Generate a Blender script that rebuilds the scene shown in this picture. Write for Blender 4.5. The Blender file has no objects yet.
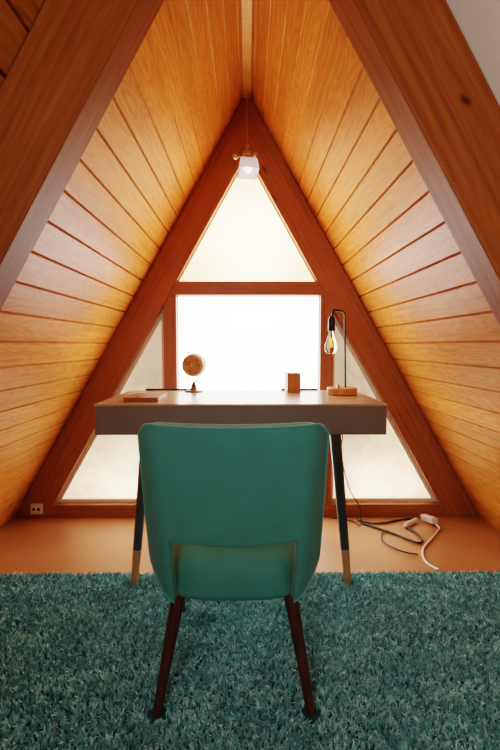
import bpy, bmesh, math, random
import numpy as np
from mathutils import Vector, Matrix
random.seed(7); np.random.seed(7)
sc = bpy.context.scene
C = sc.collection
PI = math.pi

# ------------------------------------------------------------------ helpers
def tag(o, label=None, cat=None, group=None, kind=None):
    if label: o['label'] = label
    if cat: o['category'] = cat
    if group: o['group'] = group
    if kind: o['kind'] = kind
    return o

def thing(name, label, cat, loc=(0, 0, 0), rotz=0.0):
    o = bpy.data.objects.new(name, None); C.objects.link(o)
    o.empty_display_size = .05
    o.location = loc; o.rotation_euler = (0, 0, rotz)
    return tag(o, label, cat)

def obj(name, bm, m, parent=None, smooth=False, label=None):
    me = bpy.data.meshes.new(name)
    bmesh.ops.recalc_face_normals(bm, faces=bm.faces)
    bm.to_mesh(me); bm.free()
    if smooth:
        for p in me.polygons: p.use_smooth = True
    me.materials.append(m)
    o = bpy.data.objects.new(name, me); C.objects.link(o)
    if parent: o.parent = parent
    if label: o['label'] = label
    return o

def struct(name, bm, m, label, cat, parent=None, smooth=False):
    o = obj(name, bm, m, parent, smooth)
    return tag(o, label, cat, kind='structure')

def autosmooth(o, deg=40):
    me = o.data
    for p in me.polygons: p.use_smooth = True
    me.set_sharp_from_angle(angle=math.radians(deg))
    return o

def add_box(bm, x0, x1, y0, y1, z0, z1, bev=0.0, seg=2):
    vs = [bm.verts.new(v) for v in ((x0,y0,z0),(x1,y0,z0),(x1,y1,z0),(x0,y1,z0),(x0,y0,z1),(x1,y0,z1),(x1,y1,z1),(x0,y1,z1))]
    fs = [bm.faces.new([vs[i] for i in q]) for q in ((3,2,1,0),(4,5,6,7),(0,1,5,4),(1,2,6,5),(2,3,7,6),(3,0,4,7))]
    if bev > 0:
        es = {e for f in fs for e in f.edges}
        bmesh.ops.bevel(bm, geom=list(es), offset=bev, segments=seg, affect='EDGES', profile=.5)
    return bm

def box(*a, **k): return add_box(bmesh.new(), *a, **k)

def add_lathe(bm, prof, cx=0, cy=0, n=32, cap=True):
    """profile of (radius, z) turned about the vertical through cx, cy"""
    rings = []
    for r, z in prof:
        rings.append([bm.verts.new((cx + r*math.cos(2*PI*i/n), cy + r*math.sin(2*PI*i/n), z)) for i in range(n)])
    for a, b in zip(rings, rings[1:]):
        for i in range(n):
            bm.faces.new((a[i], a[(i+1) % n], b[(i+1) % n], b[i]))
    if cap:
        bm.faces.new(rings[0][::-1]); bm.faces.new(rings[-1])
    return bm

def catmull(pts, sub=10):
    P = [Vector(p) for p in pts]
    P = [P[0]*2 - P[1]] + P + [P[-1]*2 - P[-2]]
    out = []
    for i in range(1, len(P) - 2):
        a, b, c, d = P[i-1:i+3]
        for k in range(sub):
            t = k / sub
            out.append(.5*((2*b) + (c-a)*t + (2*a-5*b+4*c-d)*t*t + (3*b-a-3*c+d)*t**3))
    out.append(P[-2])
    return out

def add_tube(bm, pts, r, n=10, taper=None, square=False):
    pts = [Vector(p) for p in pts]
    rings = []
    up = Vector((0, 0, 1))
    t0 = (pts[1]-pts[0]).normalized()
    if abs(t0.dot(up)) > .95: up = Vector((0, 1, 0))
    side = t0.cross(up).normalized()
    for i, p in enumerate(pts):
        t = (pts[min(i+1, len(pts)-1)] - pts[max(i-1, 0)]).normalized()
        side = (side - t*side.dot(t)).normalized()
        nrm = side.cross(t)
        rr = r if taper is None else r + (taper - r)*i/(len(pts)-1)
        rings.append([bm.verts.new(p + rr*(side*math.cos(2*PI*k/n + (PI/4 if square else 0)) + nrm*math.sin(2*PI*k/n + (PI/4 if square else 0)))) for k in range(n)])
    for a, b in zip(rings, rings[1:]):
        for k in range(n):
            bm.faces.new((a[k], a[(k+1) % n], b[(k+1) % n], b[k]))
    bm.faces.new(rings[0][::-1]); bm.faces.new(rings[-1])
    return bm

def tube(pts, r, **k): return add_tube(bmesh.new(), pts, r, **k)

def add_sphere(bm, c, r, u=24, v=16, sx=1, sy=1, sz=1):
    bmesh.ops.create_uvsphere(bm, u_segments=u, v_segments=v, radius=r,
                              matrix=Matrix.Translation(c) @ Matrix.Diagonal((sx, sy, sz, 1)))
    return bm

# ------------------------------------------------------------------ materials
def newmat(name):
    m = bpy.data.materials.new(name); m.use_nodes = True
    nt = m.node_tree
    return m, nt, nt.nodes['Principled BSDF'], nt.nodes['Material Output']

def N(nt, typ, **kw):
    n = nt.nodes.new(typ)
    for k, v in kw.items():
        if k.startswith('_'): setattr(n, k[1:], v)
        else: n.inputs[k.replace('__', ' ')].default_value = v
    return n

def ramp(nt, stops):
    r = nt.nodes.new('ShaderNodeValToRGB')
    e = r.color_ramp.elements
    while len(e) < len(stops): e.new(.5)
    for el, (p, c) in zip(e, stops):
        el.position = p; el.color = (*c, 1)
    return r

def hexc(h):
    h = h.lstrip('#')
    def l(v):
        v /= 255
        return v/12.92 if v <= .04045 else ((v+.055)/1.055)**2.4
    return tuple(l(int(h[i:i+2], 16)) for i in (0, 2, 4))

def plain(name, col, rough=.5, metal=0, noise=.12, nscale=30, bump=0.0, sheen=0, spec=.5):
    m, nt, b, out = newmat(name)
    tc = N(nt, 'ShaderNodeTexCoord')
    nz = N(nt, 'ShaderNodeTexNoise', Scale=nscale, Detail=4)
    nt.links.new(tc.outputs['Object'], nz.inputs['Vector'])
    a = tuple(max(0, c*(1-noise)) for c in col); d = tuple(min(1, c*(1+noise)) for c in col)
    r = ramp(nt, [(.3, a), (.7, d)])
    nt.links.new(nz.outputs['Fac'], r.inputs['Fac'])
    nt.links.new(r.outputs['Color'], b.inputs['Base Color'])
    b.inputs['Roughness'].default_value = rough
    b.inputs['Metallic'].default_value = metal
    b.inputs['Specular IOR Level'].default_value = spec
    if sheen:
        b.inputs['Sheen Weight'].default_value = sheen
        b.inputs['Sheen Roughness'].default_value = .4
    if bump:
        bp = N(nt, 'ShaderNodeBump', Strength=bump, Distance=.002)
        nt.links.new(nz.outputs['Fac'], bp.inputs['Height']); nt.links.new(bp.outputs['Normal'], b.inputs['Normal'])
    return m

def wood(name, dark, mid, light, rough=.4, figure=.5, uv=True, gscale=1.0, tint=0.0, knots=False, bump=.15, axis='X', spec=.5, coat=0.0):
    """grain runs along u (metres); v is across"""
    m, nt, b, out = newmat(name)
    L = nt.links.new
    tc = N(nt, 'ShaderNodeTexCoord')
    src = tc.outputs['UV'] if uv else tc.outputs['Object']
    sw = src
    if not uv and axis != 'X':
        mp0 = N(nt, 'ShaderNodeMapping')
        mp0.inputs['Rotation'].default_value = (0, 0, PI/2) if axis == 'Y' else (0, PI/2, 0)
        L(src, mp0.inputs['Vector']); sw = mp0.outputs['Vector']
    m1 = N(nt, 'ShaderNodeMapping'); m1.inputs['Scale'].default_value = (2.0*gscale, 70*gscale, 70*gscale)
    L(sw, m1.inputs['Vector'])
    n1 = N(nt, 'ShaderNodeTexNoise', Scale=1, Detail=5, Roughness=.6); L(m1.outputs['Vector'], n1.inputs['Vector'])
    m2 = N(nt, 'ShaderNodeMapping'); m2.inputs['Scale'].default_value = (2.2*gscale, 11*gscale, 11*gscale)
    L(sw, m2.inputs['Vector'])
    n2 = N(nt, 'ShaderNodeTexNoise', Scale=1, Detail=1.5, Roughness=.45); L(m2.outputs['Vector'], n2.inputs['Vector'])
    mul = N(nt, 'ShaderNodeMath', _operation='MULTIPLY'); mul.inputs[1].default_value = 75; L(n2.outputs['Fac'], mul.inputs[0])
    sn = N(nt, 'ShaderNodeMath', _operation='SINE'); L(mul.outputs[0], sn.inputs[0])
    s2 = N(nt, 'ShaderNodeMath', _operation='MULTIPLY_ADD'); s2.inputs[1].default_value = .16*figure; s2.inputs[2].default_value = 0
    L(sn.outputs[0], s2.inputs[0])
    ad = N(nt, 'ShaderNodeMath', _operation='ADD'); L(n1.outputs['Fac'], ad.inputs[0]); L(s2.outputs[0], ad.inputs[1])
    rp = ramp(nt, [(.2, dark), (.5, mid), (.8, light)])
    L(ad.outputs[0], rp.inputs['Fac'])
    col = rp.outputs['Color']
    if tint:
        at = N(nt, 'ShaderNodeAttribute', _attribute_name='tint')
        ma = N(nt, 'ShaderNodeMath', _operation='MULTIPLY_ADD'); ma.inputs[1].default_value = tint; ma.inputs[2].default_value = 1-tint/2
        L(at.outputs['Fac'], ma.inputs[0])
        hs = N(nt, 'ShaderNodeHueSaturation'); L(ma.outputs[0], hs.inputs['Value']); L(col, hs.inputs['Color']); col = hs.outputs['Color']
    if knots:
        m3 = N(nt, 'ShaderNodeMapping'); m3.inputs['Scale'].default_value = (3.2, 9, 9); L(sw, m3.inputs['Vector'])
        vo = N(nt, 'ShaderNodeTexVoronoi', Scale=1.0); L(m3.outputs['Vector'], vo.inputs['Vector'])
        kr = ramp(nt, [(.04, (.3, .22, .2)), (.13, (1, 1, 1))]); L(vo.outputs['Distance'], kr.inputs['Fac'])
        mx = N(nt, 'ShaderNodeMix', _data_type='RGBA', _blend_type='MULTIPLY'); mx.inputs['Factor'].default_value = .85
        L(col, mx.inputs['A']); L(kr.outputs['Color'], mx.inputs['B']); col = mx.outputs['Result']
    L(col, b.inputs['Base Color'])
    b.inputs['Roughness'].default_value = rough
    b.inputs['Specular IOR Level'].default_value = spec
    b.inputs['Coat Weight'].default_value = coat
    b.inputs['Coat Roughness'].default_value = .25
    if bump:
        bp = N(nt, 'ShaderNodeBump', Strength=bump, Distance=.003)
        L(ad.outputs[0], bp.inputs['Height']); L(bp.outputs['Normal'], b.inputs['Normal'])
    return m

M = {}
M['plank'] = wood('lacquered_plank_wood', hexc('a95c19'), hexc('ca772d'), hexc('d68d42'), rough=.42, figure=.65, tint=.24, bump=.2, spec=.16)
M['beam'] = wood('red_brown_beam_wood', hexc('7a401c'), hexc('9b5b2b'), hexc('aa6c3a'), rough=.45, figure=.2, knots=True, bump=.12)
M['near_beam'] = wood('brown_beam_wood', hexc('6c300d'), hexc('8a4517'), hexc('a05924'), rough=.5, figure=.2, knots=True, bump=.12, spec=.13)
# the right near beam is the same wood with one dark knot in its face
M['knot_beam'] = M['near_beam'].copy(); M['knot_beam'].name = 'brown_beam_wood_with_knot'
nt = M['knot_beam'].node_tree; b = nt.nodes['Principled BSDF']; L = nt.links.new
old = b.inputs['Base Color'].links[0].from_socket
tc = N(nt, 'ShaderNodeTexCoord'); mp = N(nt, 'ShaderNodeMapping', _vector_type='TEXTURE')
mp.inputs['Location'].default_value = (.445, .949, 1.500); mp.inputs['Rotation'].default_value = (0, math.radians(35), 0); mp.inputs['Scale'].default_value = (.026, .2, .017)
L(tc.outputs['Object'], mp.inputs['Vector'])
nz = N(nt, 'ShaderNodeTexNoise', Scale=1.3, Detail=3); L(mp.outputs['Vector'], nz.inputs['Vector'])
ln_ = N(nt, 'ShaderNodeVectorMath', _operation='LENGTH'); L(mp.outputs['Vector'], ln_.inputs[0])
ma = N(nt, 'ShaderNodeMath', _operation='MULTIPLY_ADD'); ma.inputs[1].default_value = .6; L(nz.outputs['Fac'], ma.inputs[0]); L(ln_.outputs['Value'], ma.inputs[2])
kr = ramp(nt, [(.55, (.22, .16, .13)), (1.0, (1, 1, 1))]); L(ma.outputs[0], kr.inputs['Fac'])
mx = N(nt, 'ShaderNodeMix', _data_type='RGBA', _blend_type='MULTIPLY'); mx.inputs['Factor'].default_value = .9
L(old, mx.inputs['A']); L(kr.outputs['Color'], mx.inputs['B']); L(mx.outputs['Result'], b.inputs['Base Color'])
M['desk_top'] = wood('desk_top_wood', hexc('9a7a5a'), hexc('b5946e'), hexc('c6a982'), rough=.27, figure=.25, uv=False, bump=.06)
M['desk_box'] = plain('grey_brown_lacquer', hexc('75645a'), rough=.42, noise=.05, nscale=8)
M['leg_black'] = plain('dark_painted_leg', hexc('3c4042'), rough=.35)
M['leg_tip'] = wood('pale_leg_tip_wood', hexc('a5673c'), hexc('bf8457'), hexc('cd966a'), uv=False, axis='Z', figure=.2, bump=.05)
M['light_wood_strip'] = wood('ridge_strip_wood', hexc('b0661c'), hexc('d08534'), hexc('dc9a4a'), rough=.4, figure=.2, bump=.05)
M['walnut'] = wood('dark_walnut', hexc('2d0f08'), hexc('431a0e'), hexc('5a2716'), uv=False, axis='Z', figure=.2, bump=.05, rough=.35)
M['fabric'] = plain('teal_velvet', hexc('448781'), rough=.85, noise=.07, nscale=14, sheen=.15, spec=.25)
M['piping'] = plain('teal_piping', hexc('4d9688'), rough=.7, noise=.05, sheen=.6, spec=.25)
M['white'] = plain('white_plaster', hexc('f0ebe1'), rough=.8, noise=.03, nscale=6)
M['white_plastic'] = plain('white_plastic', hexc('e6dfd4'), rough=.35, noise=.02)
M['bead'] = plain('pale_glazing_bead', hexc('efe2d2'), rough=.5, noise=.04)
M['black'] = plain('black_rubber', hexc('1d1613'), rough=.5)
M['black_metal'] = plain('black_metal', hexc('2a2420'), rough=.35, metal=.6)
M['brass'] = plain('aged_brass', hexc('b8a675'), rough=.3, metal=.9)
M['bronze'] = plain('dull_bronze', hexc('7d6a4e'), rough=.4, metal=.3)
M['light_wood'] = wood('lamp_base_wood', hexc('a8622c'), hexc('c98548'), hexc('d89c60'), uv=False, figure=.4, bump=.05)
M['box_wood'] = wood('pencil_box_wood', hexc('8f5726'), hexc('b0763c'), hexc('c08a50'), uv=False, axis='Z', figure=.5, bump=.05)
M['pages'] = plain('book_pages', hexc('d9c6a6'), rough=.8, noise=.08, nscale=200)

# floor: smooth tan cork-like sheet
m, nt, b, out = newmat('tan_floor'); M['floor'] = m
tc = N(nt, 'ShaderNodeTexCoord'); nz = N(nt, 'ShaderNodeTexNoise', Scale=3, Detail=8, Roughness=.65)
nt.links.new(tc.outputs['Object'], nz.inputs['Vector'])
r = ramp(nt, [(.3, hexc('a3653a')), (.7, hexc('b27646'))]); nt.links.new(nz.outputs['Fac'], r.inputs['Fac'])
nt.links.new(r.outputs['Color'], b.inputs['Base Color']); b.inputs['Roughness'].default_value = .42

# rug strands
m, nt, b, out = newmat('teal_pile'); M['pile'] = m
at = N(nt, 'ShaderNodeAttribute', _attribute_name='tint')
r = ramp(nt, [(0, hexc('37797f')), (.5, hexc('70b3b6')), (1, hexc('b8e2de'))])
nt.links.new(at.outputs['Fac'], r.inputs['Fac']); nt.links.new(r.outputs['Color'], b.inputs['Base Color'])
b.inputs['Roughness'].default_value = .8; b.inputs['Sheen Weight'].default_value = .2; b.inputs['Specular IOR Level'].default_value = .2
M['rug_base'] = plain('rug_backing', hexc('1d4c50'), rough=.9)

# frosted, dusty window panes: own emission stands in for daylight, outside lamps add hot spots
def pane_mat(name, base, e_str, dirt):
    m, nt, b, out = newmat(name)
    L = nt.links.new
    nt.nodes.remove(b)
    tc = N(nt, 'ShaderNodeTexCoord')
    nz = N(nt, 'ShaderNodeTexNoise', Scale=5, Detail=9, Roughness=.7, Distortion=.4); L(tc.outputs['Object'], nz.inputs['Vector'])
    lo = tuple(c*(1-dirt) for c in base)
    r = ramp(nt, [(.35, lo), (.65, base)]); L(nz.outputs['Fac'], r.inputs['Fac'])
    tr = N(nt, 'ShaderNodeBsdfTranslucent'); L(r.outputs['Color'], tr.inputs['Color'])
    df = N(nt, 'ShaderNodeBsdfDiffuse'); L(r.outputs['Color'], df.inputs['Color'])
    gl = N(nt, 'ShaderNodeBsdfGlossy', Roughness=.3)
    mx = N(nt, 'ShaderNodeMixShader'); mx.inputs[0].default_value = .85; L(df.outputs[0], mx.inputs[1]); L(tr.outputs[0], mx.inputs[2])
    mg = N(nt, 'ShaderNodeMixShader'); mg.inputs[0].default_value = .03; L(mx.outputs[0], mg.inputs[1]); L(gl.outputs[0], mg.inputs[2])
    em = N(nt, 'ShaderNodeEmission', Strength=e_str); L(r.outputs['Color'], em.inputs['Color'])
    ad = N(nt, 'ShaderNodeAddShader'); L(mg.outputs[0], ad.inputs[0]); L(em.outputs[0], ad.inputs[1])
    L(ad.outputs[0], out.inputs['Surface'])
    return m
M['pane_top'] = pane_mat('frosted_pane_upper', (1, .63, .34), .24, .10)
M['pane_mid'] = pane_mat('frosted_pane_middle', (.98, .95, .90), 11.5, .03)
M['pane_low'] = pane_mat('frosted_pane_lower', (1, .72, .46), .66, .42)

# ------------------------------------------------------------------ the room: a steep A-frame gable
ZA, SL = 2.409, 1.765               # apex height and rise over run of the roof
YW = 2.578                          # front of the gable frame
YB = -1.3                           # how far the room runs back behind the camera
def hw(z): return (ZA - z)/SL
cosA, sinA = 1/math.hypot(1, SL), SL/math.hypot(1, SL)

bm = box(-1.5, 1.5, YB, YW+.18, -.06, 0)
struct('floor', bm, M['floor'], 'smooth tan floor of the attic nook', 'floor')

def slope(side, y0, y1, mat, planks=True, lift=0.0):
    bm = bmesh.new(); uvl = bm.loops.layers.uv.new('UVMap'); tl = bm.loops.layers.color.new('tint')
    w = .0885/sinA; tmax = (ZA + .02)/sinA; off = .76*w
    def P(t, n, y):
        x = t*cosA + n*sinA; z = ZA - t*sinA + n*cosA
        return (side*x, y, z)
    joints = [0.0] + [off + k*w for k in range(60) if off + k*w < tmax] + [tmax]
    g, d = .0046, .013
    for j, (a, b_) in enumerate(zip(joints, joints[1:])):
        pr = [(a, d if j else 0), (a+g, 0), (b_-g, 0), (b_, d)] if planks else [(a, 0), (b_, 0)]
        ru, rv, rt = random.random()*20, random.random()*20, random.random()
        for (t0, n0), (t1, n1) in zip(pr, pr[1:]):
            vs = [bm.verts.new(P(t0, n0+lift, y0)), bm.verts.new(P(t1, n1+lift, y0)), bm.verts.new(P(t1, n1+lift, y1)), bm.verts.new(P(t0, n0+lift, y1))]
            f = bm.faces.new(vs)
            for lp, (u, v) in zip(f.loops, ((y0, t0), (y0, t1), (y1, t1), (y1, t0))):
                lp[uvl].uv = (u + ru, v + rv); lp[tl] = (rt, rt, rt, 1)
    return bm
struct('wall_left', slope(-1, YB, YW+.172, None), M['plank'], 'left sloping wall of lacquered orange wood planks', 'wall')
struct('wall_right', slope(1, .99, YW+.172, None), M['plank'], 'right sloping wall of lacquered orange wood planks', 'wall')
struct('ceiling', slope(1, YB, .99, None, planks=False), M['white'], 'white sloping ceiling panel above the near right beam', 'ceiling')

def uvprism(poly, y0, y1, along):
    """poly in x,z swept from y0 to y1; uv u runs along the 2-D direction «along»"""
    bm = bmesh.new(); uvl = bm.loops.layers.uv.new('UVMap')
    ax = Vector(along).normalized(); pr = Vector((-ax.y, ax.x))
    ru, rv = random.random()*20, random.random()*20
    A = [bm.verts.new((x, y0, z)) for x, z in poly]; B = [bm.verts.new((x, y1, z)) for x, z in poly]
    fs = [bm.faces.new(A), bm.faces.new(B[::-1])]
    n = len(poly)
    for i in range(n): fs.append(bm.faces.new((A[i], B[i], B[(i+1) % n], A[(i+1) % n])))
    for f in fs:
        for lp in f.loops:
            co = lp.vert.co; q = Vector((co.x, co.z))
            lp[uvl].uv = (q.dot(ax) + ru, q.dot(pr) + (co.y - y0) + rv)
    return bm

TH = .19
def rafter(side, y0, y1):
    e = .003
    poly = [(side*(hw(0)-e), 0), (side*(hw(0)-TH), 0), (side*.0006, ZA-TH*SL), (side*.0006, ZA-e*SL)]
    return uvprism(poly, y0, y1, (-side*cosA, sinA))
def bevel_mod(o, w=.004):
    b = o.modifiers.new('edge', 'BEVEL'); b.width = w; b.segments = 2; b.limit_method = 'ANGLE'; b.angle_limit = .5
    return o
bevel_mod(struct('trim_1', rafter(-1, YW, YW+.17), M['beam'], 'left red-brown gable rafter framing the window', 'rafter'))
bevel_mod(struct('trim_2', rafter(1, YW, YW+.17), M['beam'], 'right red-brown gable rafter framing the window', 'rafter'))
bevel_mod(struct('trim_3', rafter(-1, .949, 1.042), M['near_beam'], 'near left brown roof beam crossing the upper left corner', 'rafter'))
bevel_mod(struct('trim_4', rafter(1, .949, 1.042), M['knot_beam'], 'near right brown roof beam with a dark knot', 'rafter'))
# transom, mullions, sill
T0, T1 = 1.289, 1.367
def wi(z): return hw(z) - TH
bevel_mod(struct('trim_5', uvprism([(-wi(T0)-.004, T0), (wi(T0)+.004, T0), (wi(T1)+.004, T1), (-wi(T1)-.004, T1)], YW+.006, YW+.16, (1, 0)), M['beam'],
          'horizontal red-brown transom bar across the window', 'window frame'), .003)
ML0, ML1, MR0, MR1 = -.477, -.403, .420, .494
SILL = .072
def ztop(x): return min(T0, ZA - (abs(x)+TH)*SL)
for k, (a, b_) in enumerate(((ML0, ML1), (MR0, MR1))):
    if a < 0: poly = [(a, SILL), (b_, SILL), (b_, T0), (-wi(T0)-.002, T0), (a, ztop(a))]
    else: poly = [(a, SILL), (b_, SILL), (b_, ztop(b_)), (wi(T0)+.002, T0), (a, T0)]
    bevel_mod(struct('trim_%d' % (6+k), uvprism(poly, YW+.008, YW+.16, (0, 1)), M['beam'],
              ('left' if k == 0 else 'right') + ' red-brown upright mullion beside the middle pane', 'window frame'), .003)
bevel_mod(struct('baseboard_back', uvprism([(-wi(0)-.004, 0), (wi(0)+.004, 0), (wi(SILL)+.004, SILL), (-wi(SILL)-.004, SILL)], YW+.004, YW+.16, (1, 0)), M['beam'],
          'red-brown sill board along the foot of the window wall', 'sill'), .003)
# ridge strip
bm = uvprism([(-.021, ZA-.044), (.021, ZA-.044), (.021, ZA-.030), (-.021, ZA-.030)], YB, YW-.001, (1, 0))
struct('trim_8', bm, M['light_wood_strip'], 'narrow wooden ridge strip where the two plank slopes meet', 'ridge strip')

# windows: pane with a pale bead round it
def window(name, poly, mat, label, beads=True):
    c = Vector((sum(p[0] for p in poly)/len(poly), sum(p[1] for p in poly)/len(poly)))
    yb = YW+.05
    bm = bmesh.new(); r = .019 if beads else .004
    # bead: a flat ring inside the opening
    inner = []
    n = len(poly)
    for i in range(n):
        p0, p1, p2 = (Vector(poly[(i+k-1) % n]) for k in range(3))
        d1, d2 = (p1-p0).normalized(), (p2-p1).normalized()
        n1, n2 = Vector((-d1.y, d1.x)), Vector((-d2.y, d2.x))
        inner.append(p1 + (n1+n2)/(1+n1.dot(n2))*r)
    for y, flip in ((yb, 0),):
        A = [bm.verts.new((p[0], y, p[1])) for p in poly]; B = [bm.verts.new((p.x, y, p.y)) for p in inner]
        A2 = [bm.verts.new((p[0], y+.03, p[1])) for p in poly]; B2 = [bm.verts.new((p.x, y+.03, p.y)) for p in inner]
        for i in range(n):
            j = (i+1) % n
            bm.faces.new((A[i], A[j], B[j], B[i])); bm.faces.new((B[i], B[j], B2[j], B2[i])); bm.faces.new((A2[i], A2[j], A[j], A[i])); bm.faces.new((A2[j], A2[i], B2[i], B2[j]))
    w = struct(name, bm, M['bead'], label, 'window')
    bm = bmesh.new()
    F = [bm.verts.new((p.x, yb+.018, p.y)) for p in inner]; G = [bm.verts.new((p.x, yb+.022, p.y)) for p in inner]
    bm.faces.new(F)
    me = obj('pane', bm, mat, w)
    return w
zt = ZA - TH*SL
window('window_1', [(-wi(T1), T1), (wi(T1), T1), (0, zt)], M['pane_top'], 'frosted triangular upper window pane under the apex', beads=False)
window('window_2', [(ML1, SILL), (MR0, SILL), (MR0, T0), (ML1, T0)], M['pane_mid'], 'bright white middle window pane behind the desk', beads=False)
window('window_3', [(-wi(SILL), SILL), (ML0, SILL), (ML0, ztop(ML0))], M['pane_low'], 'dusty triangular left window pane')
window('window_4', [(MR1, SILL), (wi(SILL), SILL), (MR1, ztop(MR1))], M['pane_low'], 'dusty triangular right window pane')

# ------------------------------------------------------------------ rug
RX0, RX1, RY0, RY1 = -1.20, 1.22, -.25, 1.90
rug = obj('shag_rug', box(RX0, RX1, RY0, RY1, 0.0005, .008, bev=.003), M['rug_base'])
tag(rug, 'teal shaggy rug covering the floor under the chair', 'rug')
LEGS = [(-.470, 1.825), (.422, 1.825), (-.242, 1.147), (.172, 1.147), (-.249, 1.622), (.179, 1.622)]
sp = .0085
gx, gy = np.meshgrid(np.arange(RX0+.006, RX1-.004, sp), np.arange(RY0+.006, RY1-.004, sp))
tx = gx.ravel() + np.random.uniform(-.5, .5, gx.size)*sp; ty = gy.ravel() + np.random.uniform(-.5, .5, gx.size)*sp
far = ty < .75
keep = ~far | (np.random.rand(tx.size) < .45)
tx, ty = tx[keep], ty[keep]
n_t = tx.size
def smooth_noise(x, y, f, seed):
    rs = np.random.RandomState(seed); s = np.zeros_like(x)
    for k in range(7):
        a = rs.uniform(0, 2*PI); q = f*rs.uniform(.6, 1.6)
        s += np.sin((x*math.cos(a) + y*math.sin(a))*q + rs.uniform(0, 6.28))
    return s/math.sqrt(7)
lean_a = smooth_noise(tx, ty, 70, 1)*2.0 + np.random.uniform(-2.6, 2.6, n_t)
tuft_t = np.clip(.45 + .07*smooth_noise(tx, ty, 30, 2) + .22*np.random.randn(n_t), 0, 1)
S = 4
sx = np.repeat(tx, S) + np.random.uniform(-.0035, .0035, n_t*S); sy = np.repeat(ty, S) + np.random.uniform(-.0035, .0035, n_t*S)
an = np.repeat(lean_a, S) + np.random.uniform(-.7, .7, n_t*S)
ln = np.random.uniform(.015, .026, n_t*S); lean = np.random.uniform(.15, .9, n_t*S)
tn = np.clip(np.repeat(tuft_t, S) + .12*np.random.randn(n_t*S), 0, 1)
ok = np.ones(n_t*S, bool)
for lx, ly in LEGS:
    for q in (0, .2, .4, .6, .8, 1): ok &= np.hypot(sx + np.cos(an)*ln*lean*q - lx, sy + np.sin(an)*ln*lean*q - ly) > .024
ex = sx + np.cos(an)*ln*lean; ey = sy + np.sin(an)*ln*lean
ok &= (ey < RY1 + .022) & (ex > RX0-.02) & (ex < RX1+.02)
sx, sy, an, ln, lean, tn = (q[ok] for q in (sx, sy, an, ln, lean, tn)); ns = sx.size
wa = np.random.uniform(0, PI, ns); wx, wy = np.cos(wa), np.sin(wa)
tz = np.random.uniform(-.2, .2, ns)
V = np.zeros((ns, 7, 3), np.float32)
for k, (s_, wd) in enumerate(((0, .0014), (.42, .0021), (.8, .0020), (1.0, 0))):
    cx = sx + np.cos(an)*ln*lean*(s_**1.7); cy = sy + np.sin(an)*ln*lean*(s_**1.7)
    cz = .007 + ln*(s_ - .35*lean*s_**2)*.95
    if k < 3:
        V[:, 2*k] = np.stack([cx-wx*wd, cy-wy*wd, cz], 1); V[:, 2*k+1] = np.stack([cx+wx*wd, cy+wy*wd, cz+.0015*tz], 1)
    else: V[:, 6] = np.stack([cx, cy, cz], 1)
base = (np.arange(ns)*7)[:, None]
loops = np.concatenate([base+np.array([[0, 1, 3, 2]]), base+np.array([[2, 3, 5, 4]]), base+np.array([[4, 5, 6]])], 1).astype(np.int32)  # 11 loops
me = bpy.data.meshes.new('pile')
me.vertices.add(ns*7); me.vertices.foreach_set('co', V.ravel())
me.loops.add(ns*11); me.loops.foreach_set('vertex_index', loops.ravel())
me.polygons.add(ns*3)
st = (np.arange(ns)*11)[:, None] + np.array([[0, 4, 8]])
me.polygons.foreach_set('loop_start', st.ravel().astype(np.int32))
me.update(calc_edges=True); me.validate()
a = me.attributes.new('tint', 'FLOAT', 'POINT'); a.data.foreach_set('value', np.repeat(tn, 7).astype(np.float32))
me.polygons.foreach_set('use_smooth', np.ones(len(me.polygons), bool))
me.materials.append(M['pile'])
pile = bpy.data.objects.new('pile', me); C.objects.link(pile); pile.parent = rug; pile['kind'] = 'stuff'

# ------------------------------------------------------------------ desk
DX, DY0, DY1, DZ = -.024, 1.778, 2.335, .77
desk = thing('writing_desk', 'wide desk with grey-brown front, wooden top and black splayed legs', 'desk', (DX, (DY0+DY1)/2, 0))
dw = .583; dd = (DY1-DY0)/2
obj('desk_box', box(-dw, dw, -dd, dd, .645, .7595, bev=.004), M['desk_box'], desk)
obj('desktop', box(-dw-.001, dw+.001, -dd-.001, dd+.001, .760, DZ, bev=.002), M['desk_top'], desk)
for sx_ in (-1, 1):
    for sy_ in (-1, 1):
        top = Vector((sx_*.386, sy_*(dd-.05), .6445)); bot = Vector((sx_*.446, sy_*(dd-.046), .0125))
        if sy_ > 0: top.x = sx_*.33; bot.x = sx_*.37
        mid = bot + (top-bot)*((.158-.0125)/(.6445-.0125))
        # in y the legs splay a little too
        lg = obj('leg', tube([top, mid], .0235, n=20, taper=.0185), M['leg_black'], desk, smooth=False); autosmooth(lg)
        tp = obj('leg_tip', tube([mid, bot], .0186, n=20, taper=.015), M['leg_tip'], lg, label='pale wooden leg tip'); autosmooth(tp)
for a_, b_ in ((-.50, -.265), (.20, .39)):  # gap left in the rail stands in for window glare over its middle
    obj('back_rail', box(a_, b_, dd-.016, dd-.004, DZ+.0005, DZ+.010, bev=.002), M['black_metal'], desk, label='dark low rail along the rear edge')

# ------------------------------------------------------------------ chair
CX = -.035
chair = thing('dining_chair', 'teal velvet chair with cut-out backrest and dark tapered legs on the rug', 'chair', (CX, 1.15, 0))
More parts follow.
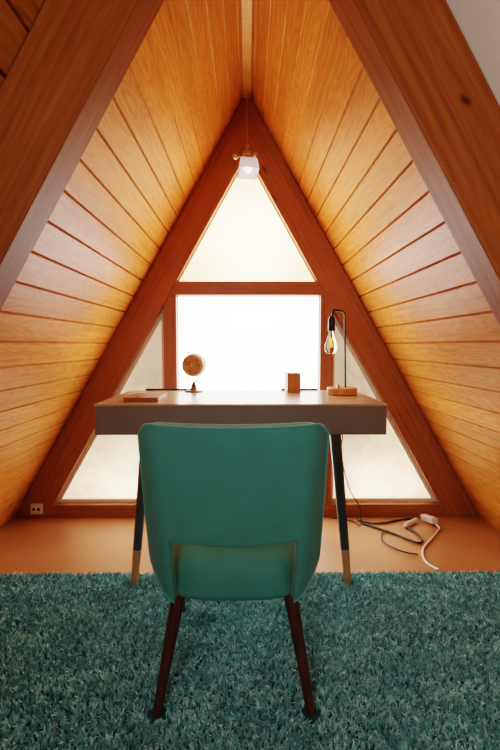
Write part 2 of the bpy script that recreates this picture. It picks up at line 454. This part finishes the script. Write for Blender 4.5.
# backrest: an upholstered shell wrapped round the seat, open below like an arch
NU, NW, UI = 40, 12, .70
ZT, ZB = .800, .288
def width(z):
    s = (z-ZB)/(ZT-ZB)
    return float(np.interp(z, [.288, .33, .40, .51, .64, .77, .800], [.226, .233, .240, .243, .2455, .247, .246]))
def zarch(u): return .488 - .012*(1-min(1, abs(u)/UI)**2)
def ztopf(u): return ZT - .008*(1-u*u) + .008 - .034*max(0, (abs(u)-.84)/.16)**2.6
def zbotf(u): return ZB + .018 + .085*max(0, (abs(u)-.68)/.32)**1.5
def P3(u, z):
    s = (z-ZB)/(ZT-ZB)
    x = u*width(z)
    if z > ZT-.05: x *= 1-.012*((z-ZT+.05)/.05)**2
    au = abs(u)
    y = .02 - .085*s + .020*au**2 + .085*max(0, (au-.72)/.28)**2.0*(1-.45*s)
    return Vector((x, y, z))
bm = bmesh.new()
us = sorted(set([round(-1 + 2*i/NU, 5) for i in range(NU+1)] + [-UI, UI]))
grid = {}
def vert(key, u, z):
    if key not in grid: grid[key] = bm.verts.new(P3(u, z))
    return grid[key]
M1, M2 = 22, 9
for i, (ua, ub) in enumerate(zip(us, us[1:])):
    for r_ in range(M1):
        q = []
        for ii, u, rr in ((i, ua, r_), (i+1, ub, r_), (i+1, ub, r_+1), (i, ua, r_+1)):
            z = zarch(u) + (ztopf(u)-zarch(u))*rr/M1; q.append(vert((ii, rr), u, z))
        bm.faces.new(q)
    if max(abs(ua), abs(ub)) > UI+1e-6:
        for r_ in range(M2):
            q = []
            for ii, u, rr in ((i, ua, r_), (i+1, ub, r_), (i+1, ub, r_+1), (i, ua, r_+1)):
                z = zbotf(u) + (zarch(u)-zbotf(u))*rr/M2; q.append(vert((ii, rr-M2), u, z))
            bm.faces.new(q)
back = obj('backrest', bm, M['fabric'], chair, smooth=True)
so = back.modifiers.new('thick', 'SOLIDIFY'); so.thickness = .034; so.offset = -1
bv = back.modifiers.new('round', 'BEVEL'); bv.width = .0145; bv.segments = 4; bv.limit_method = 'ANGLE'; bv.angle_limit = 1.0
# piping round the outer edge of the back
rim = [P3(u, ztopf(u)) for u in us]
left = [P3(-1, zbotf(-1) + (ztopf(-1)-zbotf(-1))*k/14) for k in range(14)]
right = [P3(1, zbotf(1) + (ztopf(1)-zbotf(1))*k/14) for k in range(14)][::-1]
lowl = [P3(u, zbotf(u)) for u in us if -1 < u <= -UI][::-1]; lowr = [P3(u, zbotf(u)) for u in us if UI <= u < 1][::-1]
pp = [p + Vector((0, -.0005, 0)) for p in lowl + left + rim + right + [P3(1, zbotf(1))] + lowr]
pi_ = obj('piping', tube(pp, .0032, n=8), M['piping'], back, smooth=True)
# seat
bm = bmesh.new()
NX, NZ = 32, 24
def seat_pt(a, c):      # superellipsoid cushion
    f = lambda v, e: math.copysign(abs(v)**e, v)
    ca, sa, cc, s_ = math.cos(a), math.sin(a), math.cos(c), math.sin(c)
    e = .72 if s_ > 0 else .22
    y = .272 + .240*f(sa, .42)*f(cc, e)
    wx_ = .1715 + .050*max(0, min(1, (y-.04)/.45))
    x = wx_*f(ca, .36)*f(cc, e)*(1.0 if s_ > 0 else 1 + .13*min(1, -s_*3))
    zz = .360 + (.086*f(s_, .75) if s_ > 0 else .060*f(s_, .5))
    if s_ < 0: zz -= .012*(1-(x/.2)**2)
    return (x, y, zz)
rings = []
for j in range(1, NZ):
    c_ = -PI/2 + PI*j/NZ
    rings.append([bm.verts.new(seat_pt(2*PI*i/72, c_)) for i in range(72)])
for r0, r1 in zip(rings, rings[1:]):
    for i in range(72): bm.faces.new((r0[i], r0[(i+1) % 72], r1[(i+1) % 72], r1[i]))
bm.faces.new(rings[0][::-1]); bm.faces.new(rings[-1])
obj('seat', bm, M['fabric'], chair, smooth=True)
for sx_ in (-1, 1):
    for top, bot in (((sx_*.152, .085, .335), (sx_*.207, -.003, .0150)), ((sx_*.165, .40, .335), (sx_*.214, .472, .0145))):
        lg = obj('leg', tube([top, bot], .021, n=18, taper=.0125), M['walnut'], chair); autosmooth(lg)

# ------------------------------------------------------------------ things on the desk
# globe
g = thing('desk_globe', 'small tan globe on a brass stem at the left rear of the desk', 'globe', (-.268, 2.262, DZ+.0005))
o = obj('base', add_lathe(bmesh.new(), [(.046, 0), (.046, .004), (.043, .007), (.022, .009), (.017, .013), (.013, .030), (.015, .033), (.009, .039), (.007, .050)], n=36), M['bronze'], g); autosmooth(o)
arc = [(.066*math.sin(t), 0, .133 - .066*math.cos(t)) for t in [math.radians(a) for a in range(-20, 185, 8)]]
o = obj('meridian_arm', tube([(0, 0, .045), (.012, 0, .052), (.021, 0, .062)] , .004, n=10), M['bronze'], g, smooth=True)
o = obj('meridian', tube(catmull([(.0605*math.sin(math.radians(a)), 0, .133 - .0605*math.cos(math.radians(a))) for a in range(16, 205, 14)], 3), .0018, n=8), M['bronze'], g, smooth=True)
m, nt, b, out = newmat('globe_map'); L = nt.links.new
tc = N(nt, 'ShaderNodeTexCoord'); nz = N(nt, 'ShaderNodeTexNoise', Scale=16, Detail=6, Roughness=.6); L(tc.outputs['Object'], nz.inputs['Vector'])
r = ramp(nt, [(.46, hexc('b98357')), (.50, hexc('80552f')), (.53, hexc('cf9d62'))]); L(nz.outputs['Fac'], r.inputs['Fac']); L(r.outputs['Color'], b.inputs['Base Color']); b.inputs['Roughness'].default_value = .35
bm = add_sphere(bmesh.new(), (0, 0, .133), .0585, 40, 24)
ball = obj('globe_ball', bm, m, g, smooth=True)
o = obj('finial', add_sphere(bmesh.new(), (-.025, 0, .197), .006, 12, 8), M['brass'], g, smooth=True)

# book
bk = thing('book', 'flat red-brown patterned book lying at the left end of the desk', 'book', (-.437, 1.95, DZ+.0006), rotz=math.radians(-1))
m, nt, b, out = newmat('patterned_cover'); L = nt.links.new
tc = N(nt, 'ShaderNodeTexCoord'); nz = N(nt, 'ShaderNodeTexVoronoi', Scale=22); L(tc.outputs['Object'], nz.inputs['Vector'])
nz2 = N(nt, 'ShaderNodeTexNoise', Scale=26, Detail=2); L(tc.outputs['Object'], nz2.inputs['Vector'])
r = ramp(nt, [(.40, hexc('4a3020')), (.46, hexc('a06a48')), (.60, hexc('b98358')), (.68, hexc('d9b790'))]); L(nz2.outputs['Fac'], r.inputs['Fac']); L(r.outputs['Color'], b.inputs['Base Color']); b.inputs['Roughness'].default_value = .4
M['cover'] = m
M['spine'] = plain('red_brown_spine', hexc('8f4c2c'), rough=.5)
obj('cover', box(-.072, .072, -.097, .1, .0135, .0165, bev=.001), M['cover'], bk)
obj('cover', box(-.072, .072, -.097, .1, 0, .003, bev=.001), M['spine'], bk)
obj('pages', box(-.069, .069, -.096, .097, .0032, .0133), M['pages'], bk)
obj('spine', box(-.072, .072, -.1005, -.0972, 0, .0165, bev=.0012), M['spine'], bk)

# pencil box
pb = thing('pencil_box', 'small square wooden pencil box standing near the right rear of the desk', 'pencil box', (.229, 2.255, DZ+.0005), rotz=math.radians(8))
bm = bmesh.new(); w, t, h = .034, .005, .094
for (x0, x1, y0, y1) in ((-w, w, -w, -w+t), (-w, w, w-t, w), (-w, -w+t, -w+t+.0002, w-t-.0002), (w-t, w, -w+t+.0002, w-t-.0002)): add_box(bm, x0, x1, y0, y1, 0, h, bev=.0012)
add_box(bm, -w+t, w-t, -w+t, w-t, .001, .006)
obj('box_body', bm, M['box_wood'], pb)
for cx_, cy_ in ((-w+.004, -w+.004), (w-.004, -w+.004), (-w+.004, w-.004), (w-.004, w-.004)):
    obj('corner_peg', box(cx_-.0035, cx_+.0035, cy_-.0035, cy_+.0035, h+.0002, h+.006, bev=.001), M['box_wood'], pb)

# lamp
lp = thing('desk_lamp', 'desk lamp with round wooden base, black pole and bare hanging bulb', 'lamp', (.452, 2.13, DZ+.0006))
o = obj('base', add_lathe(bmesh.new(), [(.066, 0), (.071, .003), (.071, .029), (.067, .033)], n=48), M['light_wood'], lp); autosmooth(o)
pole = [(.016, 0, .032), (.013, 0, .15), (.010, 0, .30), (.009, 0, .372), (.006, 0, .385), (-.004, 0, .392), (-.022, 0, .397), (-.040, 0, .398), (-.049, 0, .392), (-.051, 0, .372), (-.051, 0, .366)]
obj('pole', tube(catmull(pole, 5), .0044, n=12), M['black_metal'], lp, smooth=True)
o = obj('switch', add_lathe(bmesh.new(), [(.009, .0332), (.009, .037), (.006, .040), (.005, .048), (.003, .050)], cx=-.022, cy=-.02, n=18), M['brass'], lp, label='small brass switch'); autosmooth(o)
sk = obj('socket', add_lathe(bmesh.new(), [(.006, .372), (.013, .366), (.0165, .356), (.0165, .302), (.0145, .299)], cx=-.053, n=24), M['black_metal'], lp); autosmooth(sk)
m, nt, b, out = newmat('bulb_glass'); b.inputs['Base Color'].default_value = (1, .93, .78, 1); b.inputs['Roughness'].default_value = .02; b.inputs['Transmission Weight'].default_value = 1; b.inputs['IOR'].default_value = 1.15; M['glass'] = m
bp_ = [(.010, .300), (.012, .288), (.016, .272), (.023, .252), (.028, .234), (.0295, .222), (.027, .208), (.020, .198), (.010, .193), (.002, .192)]
bulb = obj('bulb', add_lathe(bmesh.new(), bp_, cx=-.055, n=28), M['glass'], lp, smooth=True)
m, nt, b, out = newmat('filament'); b.inputs['Base Color'].default_value = (1, .7, .1, 1); b.inputs['Emission Color'].default_value = (1, .72, .12, 1); b.inputs['Emission Strength'].default_value = 1.4; M['fil'] = m
fil = []
for k in range(9): fil.append((-.055 + .010*math.cos(k*PI*.75), .010*math.sin(k*PI*.75), .272 if k % 2 else .222))
obj('filament', tube(fil, .0014, n=6), M['fil'], bulb)
# lamp cord: off the back of the base, over the desk edge and down to the floor
cord = [(.018, .071, .012), (.030, .12, .006), (.045, .19, .005), (.053, .217, -.01), (.054, .222, -.10), (.053, .224, -.247), (.048, .224, -.32), (.066, .224, -.435), (.10, .224, -.545), (.15, .224, -.632), (.17, .275, -.75), (.155, .36, -.7655), (.10, .405, -.7655), (.04, .42, -.7655)]
obj('lamp_cord', tube(catmull(cord, 8), .003, n=8), M['black'], lp, smooth=True)

# ------------------------------------------------------------------ pendant
pd = thing('pendant_lamp', 'small brass pendant lamp with white glass shade hanging under the apex', 'pendant lamp', (0, 2.45, 0))
obj('ceiling_cord', tube([(0, 0, ZA-.0445), (0, 0, 2.055)], .0016, n=8), M['brass'], pd, smooth=True)
o = obj('stem', add_lathe(bmesh.new(), [(.004, 2.068), (.012, 2.060), (.016, 2.050), (.010, 2.042), (.012, 2.034), (.026, 2.026), (.030, 2.010), (.022, 1.998), (.034, 1.990), (.036, 1.975), (.030, 1.972)], n=24), M['brass'], pd); autosmooth(o)
for x, z, r_ in ((-.062, 2.000, .019), (.043, 2.006, .011)):
    bm = add_sphere(bmesh.new(), (x, -.01, z), r_, 18, 12); add_tube(bm, [(x, -.01, z), (x*.35, -.003, 2.000)], .004, n=8)
    obj('thumb_screw', bm, M['brass'], pd, smooth=True)
bm = bmesh.new()
rot = Matrix.Rotation(math.radians(-14), 3, 'X') @ Matrix.Rotation(math.radians(8), 3, 'Z')
def ringq(hx, z, sub=1): return [Vector((sx_*hx, sy_*hx, z)) for sx_, sy_ in ((-1, -1), (1, -1), (1, 1), (-1, 1))]
prof = [(.020, .002), (.038, -.002), (.045, -.010), (.053, -.070), (.050, -.070), (.042, -.012), (.018, -.004)]
rg = [[bm.verts.new(rot @ p + Vector((.006, 0, 1.976))) for p in ringq(*q)] for q in prof]
for a_, b_ in zip(rg, rg[1:]):
    for i in range(4): bm.faces.new((a_[i], a_[(i+1) % 4], b_[(i+1) % 4], b_[i]))
bmesh.ops.bevel(bm, geom=[e for e in bm.edges if abs((e.verts[0].co-e.verts[1].co).z) > .03], offset=.006, segments=3, affect='EDGES')
m, nt, b, out = newmat('opal_glass'); L = nt.links.new
b.inputs['Base Color'].default_value = (.86, .82, .84, 1); b.inputs['Roughness'].default_value = .25; b.inputs['Transmission Weight'].default_value = .35; b.inputs['Subsurface Weight'].default_value = .4; b.inputs['Subsurface Radius'].default_value = (.05, .05, .05)
b.inputs['Emission Color'].default_value = (1, .9, .85, 1); b.inputs['Emission Strength'].default_value = .25
sh = obj('shade', bm, m, pd); autosmooth(sh)
m, nt, b, out = newmat('lit_bulb'); b.inputs['Base Color'].default_value = (1, 1, 1, 1); b.inputs['Emission Color'].default_value = (1, .95, .88, 1); b.inputs['Emission Strength'].default_value = 3
obj('bulb', add_sphere(bmesh.new(), (.006, -.008, 1.935), .022, 16, 12), m, pd, smooth=True)

# ------------------------------------------------------------------ outlet, cables, power strip
po = thing('power_outlet', 'small white socket at the foot of the left gable rafter', 'outlet', (-1.222, YW-.0005, .055))
obj('plate', box(-.034, .034, -.018, 0, -.030, .030, bev=.004), M['white_plastic'], po)
for x in (-.014, .014): obj('socket_hole', add_sphere(bmesh.new(), (x, -.0182, 0), .009, 14, 8, sy=.08), M['black'], po)

ec = thing('extension_cord', 'white extension cord with socket block on the floor by the right rafter', 'extension cord', (1.0, 2.47, 0))
blk = box(-.020, .020, -.055, .055, 0, .034, bev=.007)
bmesh.ops.transform(blk, matrix=Matrix.Translation((.032, .015, .0055)) @ Matrix.Rotation(math.radians(14), 4, 'Z') @ Matrix.Rotation(math.radians(-8), 4, 'X'), verts=blk.verts)
o = obj('socket_block', blk, M['white_plastic'], ec); autosmooth(o)
wc = [(.046, -.040, .016), (.052, -.075, .006), (.018, -.125, .005), (-.054, -.217, .005), (-.117, -.297, .005), (-.152, -.362, .005), (-.171, -.423, .005), (-.172, -.471, .005), (-.160, -.508, .005), (-.150, -.540, .010)]
obj('cord', tube(catmull(wc, 8), .0052, n=10), M['white_plastic'], ec, smooth=True)

pg = thing('power_plug', 'white plug lying on the floor left of the socket block', 'plug', (.915, 2.452, 0), rotz=math.radians(38))
o = obj('plug_body', tube([(-.055, 0, .013), (-.03, 0, .014), (.03, 0, .015), (.055, 0, .016)], .013, n=14), M['white_plastic'], pg); autosmooth(o)
obj('plug_prong', add_tube(add_tube(bmesh.new(), [(.0555, -.006, .016), (.072, -.006, .016)], .0022, n=8), [(.0555, .006, .016), (.072, .006, .016)], .0022, n=8), M['brass'], pg)

def cable(name, pts, r, label):
    o = obj(name, tube(catmull(pts, 8), r, n=8), M['black'], None, smooth=True)
    return tag(o, label, 'cable')
z = .0068
cable('power_cable', [(.635, 2.515, z), (.66, 2.485, z), (.714, 2.462, z), (.79, 2.474, z), (.84, 2.500, z), (.90, 2.52, z), (.975, 2.535, z)], .0055, 'black cable running straight along the sill towards the socket block')
cable('power_cable', [(.645, 2.465, z), (.68, 2.432, z), (.731, 2.375, z), (.782, 2.317, z), (.834, 2.244, z), (.867, 2.209, z), (.898, 2.240, z), (.903, 2.32, z), (.885, 2.385, z), (.868, 2.405, z)], .006, 'thick black cable looping forward on the bare floor')
cable('power_cable', [(.735, 2.35, z), (.713, 2.317, z), (.693, 2.232, z), (.716, 2.164, z), (.762, 2.11, z), (.817, 2.083, z)], .0038, 'thin black cable lying nearest the rug edge')

# ------------------------------------------------------------------ light
def area(name, loc, target, sx_, sy_, power, col):
    l = bpy.data.lights.new(name, 'AREA'); l.shape = 'RECTANGLE'; l.size = sx_; l.size_y = sy_; l.energy = power; l.color = col
    o = bpy.data.objects.new(name, l); C.objects.link(o); o.location = loc
    o.rotation_euler = (Vector(target)-Vector(loc)).to_track_quat('-Z', 'Y').to_euler()
    return o
area('daylight_outside', (0.02, 3.03, 1.60), (0.02, 2.6, 1.60), .34, .34, 30, (1, .97, .92))
area('ground_bounce_outside', (.80, 2.90, .17), (.80, 2.6, .17), .35, .08, 5.0, (1, .95, .88))
area('ground_bounce_outside', (-.75, 2.90, .17), (-.75, 2.6, .17), .35, .08, 5.0, (1, .95, .88))
area('room_fill', (-.42, -.55, 1.35), (.62, 1.05, 1.15), .45, .45, 8, (1, .92, .82)).data.spread = math.radians(125)  # unseen fill lamp added behind the camera for right beam and ceiling panel
w = bpy.data.worlds.new('room_beyond'); sc.world = w; w.use_nodes = True
w.node_tree.nodes['Background'].inputs[0].default_value = (1, .93, .84, 1); w.node_tree.nodes['Background'].inputs[1].default_value = .17

# ------------------------------------------------------------------ camera
cd = bpy.data.cameras.new('camera'); cam = bpy.data.objects.new('camera', cd); C.objects.link(cam)
cd.sensor_fit = 'VERTICAL'; cd.sensor_height = 36; cd.lens = 450/750*36; cd.clip_start = .02
cam.location = (0, 0, 1.0)
cam.rotation_euler = (PI/2 - math.atan(29/450), 0, -math.atan(3/450))
sc.camera = cam
sc.view_settings.view_transform = 'Filmic'
sc.view_settings.look = 'Medium High Contrast'
sc.cycles.max_bounces = 8
sc.cycles.sample_clamp_indirect = 4
